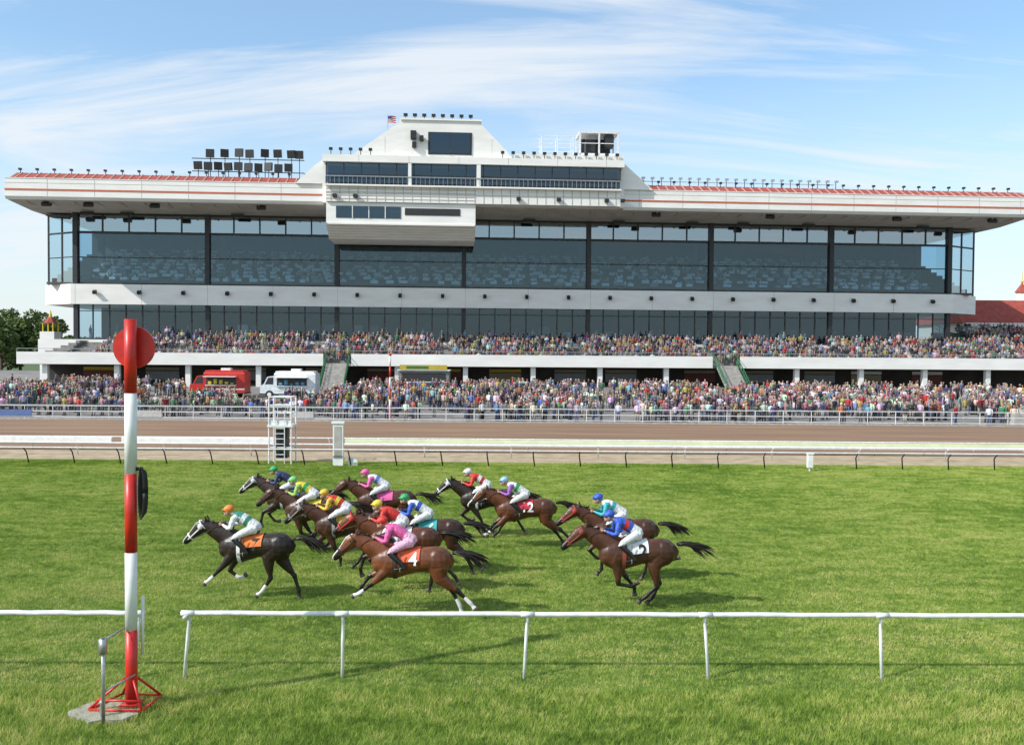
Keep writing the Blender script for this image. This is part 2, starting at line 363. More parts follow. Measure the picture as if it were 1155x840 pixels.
# ------------------------------------------------------------------ crowd
def _swap(o,n):
    o.v=o.v[:-n]+[(p[1],p[0],p[2]) for p in o.v[-n:]]; return o
def T_person(kind):
    b=MB()
    if kind<2:
        for s in (-1,1):
            b.tube([(s*.10,0,.06,.055,.055,3),(s*.09,0,.48,.06,.06,3),(s*.085,0,.9,.09,.085,3)],5)
            b.box(s*.10-.045,s*.10+.045,-.17,.08,0,.07,4)
        b.tube([(0,0,.82,.12,.17,3),(0,0,1.0,.12,.165,2),(0,-.01,1.25,.125,.19,2),(0,0,1.42,.09,.19,2),(0,0,1.5,.05,.06,1)],7)
        _swap(b,35)
        for s in (-1,1):
            if kind==0: b.tube([(s*.21,0,1.42,.055,.055,2),(s*.26,.02,1.15,.045,.045,2),(s*.25,-.06,.85,.035,.035,1)],5)
            else: b.tube([(s*.21,0,1.42,.055,.055,2),(s*.27,.0,1.16,.045,.045,2),(s*.12,-.25,1.25,.035,.035,1)],5)
        zt=1.63
    else:
        for s in (-1,1):
            b.tube([(s*.10,0,.52,.08,.08,3),(s*.12,-.42,.52,.065,.065,3),(s*.12,-.46,.45,.06,.06,3),(s*.12,-.42,.06,.05,.05,3)],5)
        bb=MB(); bb.tube([(0,0,.45,.13,.17,3),(0,0,.6,.12,.17,2),(0,-.01,.8,.125,.19,2),(0,0,.98,.09,.19,2),(0,0,1.06,.05,.06,1)],7); _swap(bb,35); b.merge(bb)
        for s in (-1,1):
            b.tube([(s*.21,0,.97,.055,.055,2),(s*.25,-.03,.72,.045,.045,2),(s*.12,-.28,.62,.035,.035,1)],5)
        zt=1.19
    b.ell((0,-.01,zt),(.085,.1,.12),1,7,6)
    b.ell((0,.02,zt+.03),(.095,.1,.115),5,7,5)
    if kind==1: b.ell((0,-.07,zt+.06),(.08,.1,.02),5,6,4)
    return b
TP=[T_person(i) for i in range(3)]
SH=[(.7,.7,.7),(.55,.54,.52),(.03,.035,.05),(.03,.04,.1),(.42,.03,.03),(.08,.2,.42),(.12,.12,.13),(.25,.38,.5),(.02,.02,.025),(.38,.12,.18),(.42,.34,.08),(.05,.18,.1),(.25,.21,.18),(.1,.05,.12),(.02,.02,.02),(.42,.16,.08),(.25,.25,.27),(.06,.08,.13),(.7,.7,.69),(.05,.05,.06),(.48,.32,.36)]
PT=[(.04,.06,.12),(.02,.02,.025),(.07,.1,.2),(.22,.19,.15),(.08,.08,.08),(.3,.28,.25)]
HR=[(.03,.02,.012),(.1,.06,.03),(.2,.14,.08),(.25,.24,.23),(.02,.015,.01),(.6,.6,.6),(.25,.03,.03),(.04,.05,.12),(.32,.26,.18),(.05,.03,.02)]
SK=[(.42,.27,.2),(.46,.3,.23),(.28,.16,.11),(.38,.23,.17)]
vcm=vmat('crowd_clothes')
def crowd(name,people,dim=1.0):
    Vs=[];Cs=[];tot=[];idx=[];off=0
    pre=[]
    for b in TP:
        L=[len(f) for f in b.f]; fl=[i for f in b.f for i in f]; pre.append((np.array(b.v),np.array(b.vm),np.array(L),np.array(fl)))
    for (x,y,z,rot,kind,sc) in people:
        v,vm,L,fl=pre[kind]; c,s=math.cos(rot),math.sin(rot)
        wv=v*sc*np.array([random.uniform(.9,1.2),1,1]); P=np.empty_like(wv); P[:,0]=wv[:,0]*c-wv[:,1]*s+x; P[:,1]=wv[:,0]*s+wv[:,1]*c+y; P[:,2]=wv[:,2]+z
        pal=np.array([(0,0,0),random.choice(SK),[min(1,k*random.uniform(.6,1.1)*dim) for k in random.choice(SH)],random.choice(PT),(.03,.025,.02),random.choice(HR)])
        Cc=np.ones((len(v),4)); Cc[:,:3]=pal[vm]
        Vs.append(P); Cs.append(Cc); idx.append(fl+off); tot.append(L); off+=len(v)
    V=np.concatenate(Vs); C=np.concatenate(Cs); I=np.concatenate(idx); T=np.concatenate(tot); S=np.concatenate([[0],np.cumsum(T)[:-1]])
    me=bpy.data.meshes.new(name); me.vertices.add(len(V)); me.vertices.foreach_set('co',V.ravel())
    me.loops.add(len(I)); me.loops.foreach_set('vertex_index',I.astype(np.int32))
    me.polygons.add(len(T)); me.polygons.foreach_set('loop_start',S.astype(np.int32)); me.polygons.foreach_set('loop_total',T.astype(np.int32))
    me.materials.append(vcm); me.update(calc_edges=True)
    a=me.color_attributes.new('Col','FLOAT_COLOR','POINT'); a.data.foreach_set('color',C.ravel())
    ob=bpy.data.objects.new(name,me); COL.objects.link(ob); return ob
TH=.066
def gw(u,v,z=0): return (u*math.cos(TH)-v*math.sin(TH), 120+u*math.sin(TH)+v*math.cos(TH), z)
ppl=[]
def blocked(x,y):
    k=x/y*1000+577
    return 210<k<375 and 90<y<104
def dens(x,y): return noise.noise(Vector((x*.16,y*.2,5)))
n=0
while n<1600:
    y=76.9+ (random.random()**.85)*27; x=random.uniform(-.21,.62)*y
    k=x/y*1000+577
    if blocked(x,y): continue
    if y>99 and (365<k<405 or 795<k<835) : continue
    if dens(x,y)<-.18+.25*random.random()-.15: continue
    ppl.append((x,y,apz(y)+.02,random.gauss(0,.8),random.choice([0,0,1]),random.uniform(.88,1.05))); n+=1
n=0
while n<330:
    y=86+random.random()*18; x=random.uniform(-.62,-.2)*y
    if blocked(x,y) or dens(x,y)<-.05: continue
    ppl.append((x,y,apz(y)+.02,random.gauss(0,1.2),random.choice([0,0,1]),random.uniform(.9,1.05))); n+=1
for i in range(70):
    y=random.uniform(78.8,82); x=random.uniform(-.6,-.2)*y
    ppl.append((x,y,apz(y)+.02,random.gauss(0,.5),random.choice([0,0,1]),random.uniform(.9,1.05)))
for i in range(40):
    y=random.uniform(76.2,78.0); x=random.uniform(-.05,.6)*y
    ppl.append((x,y,apz(y)+.02,random.gauss(0,1.0),0,random.uniform(.95,1.05)))
crowd('standing_crowd',ppl)
ppl=[]
for r in range(2):
    for i in range(60):
        y=82.6+r*2.6+random.choice([-.7,.7]); x=random.uniform(-.6,-.2)*y
        ppl.append((x,y,apz(y),random.gauss(0,.4)+(math.pi if random.random()<.3 else 0),2,random.uniform(.95,1.05)))
ROWS=9
for r in range(ROWS):
    v=-9.2+r*1.0; z=4.75+.3*r
    u=-52
    while u<86:
        u+=random.uniform(.52,.78)
        if random.random()<.24 or (u<-44 and random.random()<.45): continue
        kk=(u+60)%16.87
        if kk<1.1: continue
        X,Y,Z=gw(u,v,z)
        ppl.append((X,Y,Z,TH+random.gauss(0,.25),2 if random.random()<.9 else 0,random.uniform(.95,1.08)))
for r in range(9,17):
    v=-9.2+r*1.0; z=4.75+.3*r
    u=64+ (r-9)*.1
    while u<88:
        u+=random.uniform(.52,.7)
        if random.random()<.15: continue
        X,Y,Z=gw(u,v,z); ppl.append((X,Y,Z,TH,2,random.uniform(.95,1.08)))
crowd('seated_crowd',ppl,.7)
# ------------------------------------------------------------------ grandstand
GS=empty('racecourse_grandstand',(0,120,0),TH)
gwhite=pmat('grandstand_white',(.82,.80,.76),(.74,.72,.68),scale=.35,rough=.6,detail=8,stretch=(1,1,4))
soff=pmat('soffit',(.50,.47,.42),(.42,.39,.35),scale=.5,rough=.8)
redroof=pmat('red_shingle',(.36,.07,.05),(.26,.05,.035),scale=1.5,rough=.8,detail=8,bump=.5)
orange=pmat('orange_stripe',(.55,.14,.07),rough=.5)
frame=pmat('dark_frame',(.03,.03,.032),(.02,.02,.022),rough=.5)
glass=glassmat('tinted_glass',(.46,.62,.72),.09,(.7,.9,1))
glass2=glassmat('clear_glass',(.55,.66,.72),.36,(.85,.95,1))
glassb=glassmat('blue_glass',(.12,.2,.27),.10,(.7,.88,1))
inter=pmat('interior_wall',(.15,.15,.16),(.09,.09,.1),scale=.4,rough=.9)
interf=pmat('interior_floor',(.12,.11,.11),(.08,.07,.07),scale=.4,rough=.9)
cloth=pmat('tablecloth',(.78,.8,.82),(.6,.62,.64),scale=1,rough=.8)
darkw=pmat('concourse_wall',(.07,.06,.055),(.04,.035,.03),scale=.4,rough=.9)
seatc=pmat('seat_concrete',(.3,.29,.27),(.2,.19,.18),scale=1,rough=.9)
UL,UR=-57.2,60.9; COLS=[UL+16.87*i for i in range(8)]
def G(b,name,mats,smooth=False):
    o=b.obj(name,mats,None,smooth); o.parent=GS; return o
b=MB()
RL,RR=-62.3,67.6
def roofseg(a,c):
    b.extx([(-8,24.45),(-8,26.6),(-7.7,26.6),(-7.7,25.6),(-7.0,24.14),(-7.7,24.12)],a,c,0)
roofseg(RL,-24.2); roofseg(13.5,RR)
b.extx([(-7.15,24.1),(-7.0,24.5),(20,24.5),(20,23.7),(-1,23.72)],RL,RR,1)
b.box(RL,RL+.3,-7.6,20,24.5,26.55,0); b.box(RR-.3,RR,-7.6,20,24.5,26.55,0)
for z in (25.15,): b.box(RL,-24.2,-8.04,-8.0,z,z+.22,2); b.box(13.5,RR,-8.04,-8.0,z,z+.22,2)
b.box(RL,-24.2,-8.02,-8.0,26.05,26.09,4); b.box(13.5,RR,-8.02,-8.0,26.05,26.09,4)
b.extx([(-7.7,26.62),(-5.6,27.7),(-5.6,26.62)],RL+.3,-25,3); b.extx([(-7.7,26.62),(-5.6,27.7),(-5.6,26.62)],15,RR-.3,3)
b.box(RL+.4,RR-.4,-5.5,20,24.6,27.5,0)
x=RL+1
while x<RR:
    if not(-25<x<15): b.extx([(-7.74,26.68),(-5.6,27.78),(-5.6,27.66),(-7.7,26.6)],x-.06,x+.06,5)
    x+=1.12
x=RL+5
while x<RR:
    if not(-25<x<14): b.box(x-.03,x+.03,-8.012,-8,25.4,26.6,4); b.box(x-.03,x+.03,-8.012,-8,24.5,25.13,4)
    x+=5.6
b.box(RL,-24.2,-8.05,-7.7,26.6,26.68,0); b.box(13.5,RR,-8.05,-7.7,26.6,26.68,0)
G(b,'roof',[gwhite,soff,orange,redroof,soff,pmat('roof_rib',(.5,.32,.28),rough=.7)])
b=MB()
u=RL+2
while u<RR-1:
    if not(-24<u<-5): b.box(u-.06,u+.06,-6.9,-.6,23.9,24.12,0)
    u+=2.8
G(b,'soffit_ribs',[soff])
b=MB()
for u in (-53,-45,-32,18,33,50,63,-58):
    b.obox((u,-6.6,23.75),(1.1,.5,.4),0,Matrix.Rotation(.5,3,'X')); b.cyl((u,-6.5,23.9),(u,-6.5,24.2),.06,.06,6,0)
for u in (-55,-50,-36,-15,2,14,24,31,40,56): b.obox((u,-2.0,23.4),(1.6,.4,.4),0)
G(b,'soffit_lamps',[black])
b=MB(); u=RL+.8
while u<RR:
    if not (-25<u<15):
        b.cyl((u,-5.7,27.6),(u,-5.7,28.05),.05,.05,5,0); b.obox((u,-5.8,28.12),(.32,.34,.24),0)
    u+=2.05
for u in np.arange(17,44,1.25): b.cyl((u,-3,27.5),(u,-3,29.1),.05,.05,5,0); b.obox((u,-3.2,29.1),(.45,.4,.26),1)
b.cyl((17,-3,28.7),(43,-3,28.7),.05,.05,6,1)
G(b,'roof_spotlights',[black,steel])
b=MB()
for r,zz_,us in ((0,29.0,np.arange(-40.2,-28,1.25)),(1,30.7,[-38.7,-36.9,-35.1,-33.8,-31.9,-30.3,-28.6,-27.6])):
    for u in us:
        b.obox((u,-5,zz_+.1+random.uniform(-.1,.1)),(1.0,.35,1.0),0,Matrix.Rotation(random.uniform(-.3,.3),3,'Z')@Matrix.Rotation(random.uniform(-.15,.25),3,'X')); b.cyl((u,-4.8,27.6),(u,-4.8,zz_),.05,.05,5,0)
b.cyl((-41,-4.8,28.5),(-27,-4.8,28.5),.06,.06,6,0); b.cyl((-41,-4.8,30.1),(-27,-4.8,30.1),.06,.06,6,0)
G(b,'floodlight_array',[black])
b=MB()
for i,u in enumerate(COLS):
    b.box(u-.3,u+.3,-.45,.35,14.42,23.75,0); b.box(u-.28,u+.28,-.3,.35,7.0,11.8,0)
b.box(UL,UR,-.12,.1,21.05,21.35,0); b.box(UL,UR,-.12,.1,23.45,23.74,0); b.box(UL,UR,-.08,.08,17.9,18.02,0); b.box(UL,UR,-.12,.1,14.4,14.65,0)
for i in range(7):
    for j in range(1,5):
        u=COLS[i]+16.87*j/5; b.box(u-.09,u+.09,-.1,.08,21.35,23.45,0)
    for j in range(1,8):
        u=COLS[i]+16.87*j/8; b.box(u-.07,u+.07,-.1,.08,7.3,11.8,0)
b.box(UL,UR,-.12,.1,7.2,7.4,0); b.box(UL,UR,-.09,.07,10.9,11.0,0)
G(b,'columns_and_mullions',[frame])
b=MB()
b.add([(UL,0,14.6),(UR,0,14.6),(UR,0,21.1),(UL,0,21.1)],[(0,1,2,3)],0)
b.add([(UL,0,7.3),(UR,0,7.3),(UR,0,11.8),(UL,0,11.8)],[(0,1,2,3)],0)
b.add([(UL,0,21.3),(UR,0,21.3),(UR,0,23.5),(UL,0,23.5)],[(0,1,2,3)],1)
for (a,c) in (((-62,3),(UL,0)),((UR,0),(66.3,3))):
    b.add([(a[0],a[1],14.4),(c[0],c[1],14.4),(c[0],c[1],23.7),(a[0],a[1],23.7)],[(0,1,2,3)],1)
b.add([(-62,3,14.4),(-62,18,14.4),(-62,18,23.7),(-62,3,23.7)],[(0,1,2,3)],0)
b.add([(66.3,3,14.4),(66.3,18,14.4),(66.3,18,23.7),(66.3,3,23.7)],[(0,1,2,3)],0)
G(b,'glazing',[glass,glass2])
b=MB()
for a,c in (((-62,3),(UL,0)),((UR,0),(66.3,3))):
    for t in (0,.5,1):
        x=a[0]+(c[0]-a[0])*t; y=a[1]+(c[1]-a[1])*t; b.box(x-.1,x+.1,y-.1,y+.1,14.4,23.7,0)
    b.cyl((a[0],a[1],21.2),(c[0],c[1],21.2),.12,.12,6,0); b.cyl((a[0],a[1],18),(c[0],c[1],18),.07,.07,6,0)
G(b,'corner_frames',[frame])
b=MB()
poly=[(-62.4,2.9),(-57.6,-.9),(61.2,-.9),(66.7,2.9),(66.7,18),(-62.4,18)]
n=len(poly)
b.add([(x,y,11.8) for x,y in poly]+[(x,y,14.4) for x,y in poly],[tuple(range(n))[::-1],tuple(range(n,2*n))]+[(i,(i+1)%n,n+(i+1)%n,n+i) for i in range(n)],0)
u=-57
while u<61: b.box(u-.02,u+.02,-.91,-.9,11.8,14.4,1); u+=16.87/2
G(b,'balcony_band',[gwhite,soff])
b=MB(); u=-54.4
while u<61:
    b.obox((u,-1.25,13.35),(.42,.5,.42),0,Matrix.Rotation(.4,3,'X')); b.cyl((u,-1.1,13.3),(u,-.9,13.3),.08,.08,6,0); u+=16.87/3
G(b,'band_spotlights',[black])
b=MB()
for r in range(9):
    b.box(UL-4,UR+4,.5+r*1.6,.5+(r+1)*1.6,14.41,14.7+r*.62,1)
b.box(UL-4,UR+4,15.2,15.4,14.4,23.7,0)
b.box(UL-4,UR+4,.4,15.2,23.3,23.5,0)
b.box(UL-.3,UR+.3,9,9.2,1.6,11.78,0); b.box(UL,UR,.3,9,7.0,7.2,1)
for i in range(8): b.box(COLS[i]-.4,COLS[i]+.4,8,8.6,14.4,23.3,0)
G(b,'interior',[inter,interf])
b=MB()
for r in range(0,9):
    u=UL+1.0
    while u<UR-1:
        if random.random()<.88:
            z=14.7+r*.62; y=1.1+r*1.6
            wq=random.uniform(.35,.6); b.box(u-wq,u+wq,y-.35,y+.35,z+random.uniform(.3,.5),z+.78,0 if random.random()<.75 else 1)
            for q in range(2): b.ell((u+random.uniform(-.7,.7),y+.5,z+.75),(.2,.15,.42),random.choice([0,2,3,4]),6,4)
        u+=random.uniform(1.3,2.1)
u=UL+1
while u<UR-1:   # lower lounge : people and furniture behind the glass
    q=random.random()
    if q<.5: b.ell((u,random.uniform(1.2,3),8.5),(.22,.16,.45),random.choice([0,2,3,4]),6,4); b.ell((u,2,9.05),(.11,.11,.14),2,6,4); b.box(u-.15,u+.15,1.9,2.1,7.2,8.2,3)
    elif q<.75: b.box(u,u+random.uniform(.6,1.8),4,4.5,7.2,7.2+random.uniform(1,2.4),random.randrange(5))
    u+=random.uniform(1.0,2.6)
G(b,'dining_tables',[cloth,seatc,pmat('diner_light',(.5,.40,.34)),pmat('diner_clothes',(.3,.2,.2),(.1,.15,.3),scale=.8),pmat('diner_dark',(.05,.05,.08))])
b=MB()
PL,PR=-23.6,12.8
b.box(PL,PR,-9.6,2,24.25,26.3,0)
b.box(PL-.4,PR+.4,-9.9,2,29.05,29.9,0)
b.box(PL,PR,-7,2,26.3,29.05,1)
b.exty([(-27.5,26.6),(-24.2,26.6),(-24.2,24.3),(-23.6,24.3),(-23.6,29.9),(-25,29.0)],-8.3,2,0)
b.exty([(13.4,29.9),(12.8,29.9),(12.8,24.3),(13.5,24.3),(13.5,26.6),(17.2,26.6)],-8.3,2,0)
b.exty([(-20.6,29.9),(-.6,29.9),(-1.3,30.8),(-4.95,34.5),(-14.35,34.5),(-19.8,30.6)],-8.9,0,0)
b.box(-14.7,-4.6,-9.1,.2,34.5,34.72,0)
b.box(-.6,13.2,-9.3,0,29.9,30.6,0)
b.box(-11.2,-5.8,-8.97,-8.9,30.35,33.1,1)
b.box(PL,PR,-9.62,-9.6,25.25,25.31,2)
for u in np.arange(PL+4,PR,6.1): b.box(u-.02,u+.02,-9.915,-9.9,29.05,29.9,2)
for u in (-16.5,-3.3): b.box(u-.02,u+.02,-8.91,-8.9,30,32.4,2)
G(b,'press_box_walls',[gwhite,frame,soff])
b=MB(); b.add([(-11,-9.0,30.5),(-6,-9.0,30.5),(-6,-9.0,32.95),(-11,-9.0,32.95)],[(0,1,2,3)],0)
b.add([(PL,-9.3,26.6),(PR,-9.3,26.6),(PR,-9.3,29.05),(PL,-9.3,29.05)],[(0,1,2,3)],0)
G(b,'press_box_glass',[glassb])
b=MB()
for u in (-11,-8.5,-6): b.box(u-.06,u+.06,-9.06,-8.98,30.4,33.0,0)
for u in np.arange(PL,PR+.1,2.14): b.box(u-.06,u+.06,-9.36,-9.25,26.3,29.05,0)
b.box(PL,PR,-9.36,-9.25,27.6,27.68,0)
G(b,'press_box_mullions',[frame])
b=MB(); b.box(-13.6,-13.2,-9.9,-9.35,26.35,29.0,0); b.box(-5.2,-4.7,-9.9,-9.35,26.35,29.0,0)
for u in np.arange(PL,PR,.55): b.cyl((u,-9.95,26.3),(u,-9.95,27.3),.02,.02,4,1)
b.cyl((PL,-9.95,27.3),(PR,-9.95,27.3),.05,.05,6,1)
b.box(PL,PR,-10.15,-9.6,26.1,26.3,0)
for u in np.arange(PL+.6,PR,1.1): b.box(u-.04,u+.04,-9.64,-9.58,24.35,26.1,2)
for z in (24.6,25.0,25.4,25.8): b.box(PL,-5.3,-9.65,-9.6,z,z+.06,2)
G(b,'press_box_balcony',[gwhite,steel,soff])
b=MB()
b.extx([(-9.3,24.2),(-9.3,21.6),(-6.6,20.0),(-1,20.0),(-1,24.2)],PL,-5.3,0)
for i,t in enumerate(np.linspace(0,1,7)): b.box(PL-.02,-5.28,-9.36+2.7*t-.03,-9.3+2.7*t,21.6-1.6*t,21.66-1.6*t,3)
b.box(-22.4,-14.5,-9.36,-9.3,22.3,23.75,1); b.box(-14.0,-7.2,-9.36,-9.3,22.75,23.6,2)
b.box(-23.4,-5.4,-9.45,-9.3,21.5,21.7,0)
for u in (-20.4,-18.4,-16.4): b.box(u-.05,u+.05,-9.42,-9.36,22.3,23.75,0)
G(b,'hanging_camera_box',[gwhite,glassb,frame,soff])
b=MB()
for u in np.arange(-14,-4.8,1.15): b.cyl((u,-8.6,34.7),(u,-8.6,35.1),.05,.05,5,0); b.obox((u,-8.6,35.2),(.5,.4,.32),0)
for u in list(np.arange(-23,-17,1.2))+list(np.arange(-2,13,1.3)): b.cyl((u,-9.6,29.9),(u,-9.6,30.5),.05,.05,5,0); b.obox((u,-9.7,30.6),(.42,.38,.3),0)
b.obox((-13,-9.2,32.6),(.7,.7,1.0),0); b.obox((-12.9,-9.2,31.4),(.5,.5,.7),0); b.obox((-12.0,-9.3,32.2),(.5,.6,.6),0)
for u in (-22.5,-20,0,5,11,13): b.obox((u,-9.9,24.9),(.5,.5,.4),0)
G(b,'press_box_lamps',[black])
b=MB()
for u in (3,5,7):
    for v in (-8,-6): b.cyl((u,v,29.9),(u,v,33.3),.05,.05,6,0)
for z in (31.2,32.2,33.2):
    for v in (-8,-6): b.cyl((2.6,v,z),(7.3,v,z),.045,.045,6,0)
b.cyl((3,-8,30.4),(7,-8,31.4),.03,.03,5,0)
for u in (7.8,10.2,12.6):
    for v in (-8.5,-5): b.box(u-.1,u+.1,v-.1,v+.1,30.6,33.6,0)
b.box(7.7,12.7,-8.6,-4.9,33.5,33.75,0); b.box(7.7,12.7,-8.6,-4.9,30.6,31.0,0); b.box(8.2,12.2,-5.2,-5.0,31,33.5,1); b.box(8.6,9.8,-8,-6.5,31,32.7,1); b.box(7.8,12.6,-8.56,-8.5,32.2,32.3,0)
b.box(11,12.1,-8.3,-7,31.9,33.4,1)
G(b,'rooftop_camera_stand',[whiterail,frame])
b=MB(); b.cyl((-16.2,-8.5,32),(-16.2,-8.5,35.2),.05,.03,6,0)
for i in range(7):
    z=34.2+i*.12; b.add([(-16.15,-8.5,z),(-15.7,-8.55,z+.03),(-15.2,-8.45,z-.03),(-15.2,-8.45,z+.09),(-15.7,-8.55,z+.15),(-16.15,-8.5,z+.12)],[(0,1,2,3,4,5)],1+i%2)
b.add([(-16.17,-8.53,34.68),(-15.75,-8.6,34.7),(-15.75,-8.6,35.04),(-16.17,-8.53,35.04)],[(0,1,2,3)],3)
G(b,'flag',[steel,red,white,pmat('flag_blue',(.02,.03,.2))])
b=MB()
TL,TR=-60,95
segs=[(TL,-23.8),(-20.4,24.6),(28.2,TR)]
for a,c in segs: b.box(a,c,-10.2,-9.9,4.15,5.6,0)
b.box(TL+.1,TR,-9.88,1.0,4.1,4.45,1)
for r in range(1,9): b.box(TL+4.5,TR-1,-9.7+r*1.0-.03,-.7,4.45,4.45+.3*r,1)
for r in range(9,17): b.box(63,TR-1,-9.7+r,8,4.5,4.45+.3*r,1)
for i in range(8): b.box(TL+.2+i*.55,TL+4.5,-9.6+i*.9,-.5,4.45,4.75+i*.33,1)
b.box(UL-4.5,UR+2,-.9,0,4.2,7.2,0)
G(b,'seating_terrace',[gwhite,seatc])
b=MB()
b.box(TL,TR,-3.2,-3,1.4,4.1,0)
u=TL+3
while u<TR: b.box(u-.3,u+.3,-9.6,-9,1.2,4.1,1); u+=8.43
u=TL+5
while u<60:
    b.box(u,u+4.2,-3.3,-3.2,2.1,3.2,random.choice([2,3,4])); b.box(u,u+4.2,-3.35,-3.2,3.3,3.7,random.choice([1,2,5])); u+=random.uniform(6,11)
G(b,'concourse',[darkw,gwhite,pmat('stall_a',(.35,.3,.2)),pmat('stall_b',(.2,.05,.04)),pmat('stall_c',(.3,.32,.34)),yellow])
b=MB()
b.cyl((TL,-10.05,6.0),(TR,-10.05,6.0),.035,.035,6,0)
u=TL
while u<TR: b.cyl((u,-10.05,5.6),(u,-10.05,6.0),.03,.03,5,0); u+=2.1
for u0 in (-22.1,26.4):
    for i in range(14): b.box(u0-1.3,u0+1.3,-10.2-(i+1)*.32,-10.2-i*.32,4.25-(i+1)*.2,4.45-i*.2,2)
    for s in (-1.4,1.4):
        for hh in (.5,1.05): b.cyl((u0+s,-14.8,1.6+hh),(u0+s,-10.1,4.45+hh),.05,.05,6,1)
        for t in np.linspace(0,1,9): b.cyl((u0+s,-14.8+4.7*t,1.6+2.85*t),(u0+s,-14.8+4.7*t,2.65+2.85*t),.04,.04,5,1)
    for s in (-1.4,1.4):
        b.cyl((u0+s,-10.1,4.45),(u0+s,-8,6.4),.05,.05,6,1); b.cyl((u0+s,-10.1,5.5),(u0+s,-4,7.6),.05,.05,6,1)
for v0 in np.arange(-9,7,1.0): b.cyl((63.2,v0,4.6+.3*(v0+9)),(63.2,v0,5.6+.3*(v0+9)),.05,.05,5,1)
b.cyl((63.2,-9,5.6),(63.2,7,10.4),.06,.06,6,1); b.cyl((63.2,-9,5.1),(63.2,7,9.9),.05,.05,6,1)
G(b,'terrace_railings_and_stairs',[steel,green_p,conc])
# ------------------------------------------------------------------ food trucks
def truck(name,x,y,col,roofc,stripe):
    e=empty(name,(x,y,apz(y)+.02)); b=MB()
    L=5.9
    b.extx([(-1.1,.5),(-1.1,2.55),(-1.0,2.7),(1.0,2.7),(1.1,2.55),(1.1,.5)],-L/2+1.5,L/2,0)
    b.exty([(-L/2,.5),(-L/2,1.35),(-L/2+.35,1.5),(-L/2+.75,2.3),(-L/2+1.5,2.4),(-L/2+1.5,.5)],-1.0,1.0,0)
    b.exty([(-L/2+.5,1.5),(-L/2+.85,2.2),(-L/2+1.4,2.25),(-L/2+1.4,1.5)],-1.02,-1.0,2)
    b.box(-L/2+1.8,L/2-.9,-1.13,-1.1,1.35,2.2,2)
    b.exty([(-L/2+1.7,2.22),(L/2-.8,2.22),(L/2-.8,2.28),(-L/2+1.7,2.28)],-1.9,-1.1,3)
    b.box(-L/2+1.75,L/2-.85,-1.35,-1.1,1.28,1.35,3)
    b.box(-L/2+1.5,L/2,-1.12,-1.1,.85,1.0,3)
    b.box(-L/2+1.6,L/2-.2,-.9,.9,2.7,2.9,1); b.box(.2,1.2,-.4,.4,2.9,3.15,3)
    b.box(-L/2-.1,L/2+.1,-1.05,1.05,.4,.52,4)
    b.obox((-L/2-.02,-.7,.85),(.1,.25,.2),3); b.obox((-L/2-.02,.7,.85),(.1,.25,.2),3)
    for wx in (-L/2+1.0,L/2-1.2):
        for s in (-1,1):
            b.cyl((wx,s*.85,.42),(wx,s*1.12,.42),.42,.42,18,4); b.cyl((wx,s*1.12,.42),(wx,s*1.14,.42),.22,.22,12,3)
    for i in range(5): b.box(-L/2+2.0+i*.6,-L/2+2.35+i*.6,-1.14,-1.13,1.45,1.5+random.random()*.5,5)
    b.obj('body',[col,roofc,frame,white,black,stripe],e)
truck('food_truck',-31.6,96,pmat('truck_red',(.5,.03,.02),rough=.35),red,yellow)
truck('food_truck',-23.9,95.5,pmat('truck_white',(.7,.74,.76),rough=.35),white,pmat('truck_blue',(.1,.3,.5)))
e=empty('concession_stand',(-10.5,106.5,apz(106.5))); b=MB()
b.box(-3,3,-1.2,1.2,0,2.3,0); b.box(-2.6,2.6,-1.25,-1.2,1.0,2.0,1); b.box(-3.1,3.1,-1.5,1.3,2.3,2.4,2); b.box(-2.8,2.8,-1.56,-1.5,2.42,3.0,3); b.box(-2.0,.6,-1.58,-1.56,2.55,2.85,4); b.box(-2.7,2.7,-1.5,-1.2,.92,1.0,2)
b.obj('stand',[pmat('stand_wall',(.2,.22,.2)),frame,white,pmat('sign_yellow',(.5,.38,.05)),green_p],e)
def picnic(x,y,r):
    e=empty('picnic_table',(x,y,apz(y)+.02),r); b=MB()
    for i in range(4): b.box(-.9,.9,-.36+i*.18,-.2+i*.18,.72,.76,0)
    for s in (-1,1):
        b.box(-.9,.9,s*.7-.13,s*.7+.13,.42,.46,0)
        for sx in (-.65,.65):
            b.cyl((sx,s*.2,.72),(sx,s*.65,0),.04,.04,6,0)
    b.cyl((-.65,-.7,.42),(-.65,.7,.42),.03,.03,6,0); b.cyl((.65,-.7,.42),(.65,.7,.42),.03,.03,6,0)
    b.obj('table',[green_p],e)
for r in range(3):
    for i in range(9): picnic(-47+i*4.1+random.uniform(-.4,.4),82.6+r*2.6,random.uniform(-.1,.1))
e=empty('concrete_plinth',(46.8,77.6,0)); b=MB(); b.box(-3.2,3.5,-.8,.8,0,1.0,0); b.box(-2.4,2.8,-.6,.9,1.0,1.35,0); b.box(-1.6,2.2,0,.9,1.35,1.6,0); b.obj('block',[conc],e)
e=empty('red_roof_building',(88,150,0)); b=MB()
b.box(-15,30,-6,10,0,11.2,0)
b.extx([(-7,11.2),(-4,15.0),(8,15.0),(11,11.2)],-15.6,31,1)
for i in range(8): b.box(-13+i*5,-10.5+i*5,-6.06,-6,3,9,2)
b.box(-15,30,-7,-6,10.6,11.2,3)
b.obj('walls_and_roof',[pmat('bld_cream',(.6,.56,.5)),redroof,frame,white],e)
b=MB(); b.cyl((-2.0,0,15),(-2.0,0,16.6),.9,.9,8,0); b.cyl((-2.0,0,16.6),(-2.0,0,18.2),1.2,.05,8,1); b.cyl((-2.0,0,18.2),(-2.0,0,20.2),.08,.03,6,2); b.ell((-2,0,18.4),(.25,.25,.25),2)
b.obj('cupola',[white,redroof,yellow],e)
e=empty('pavilion_cupola',(-64.0,123,0)); b=MB()
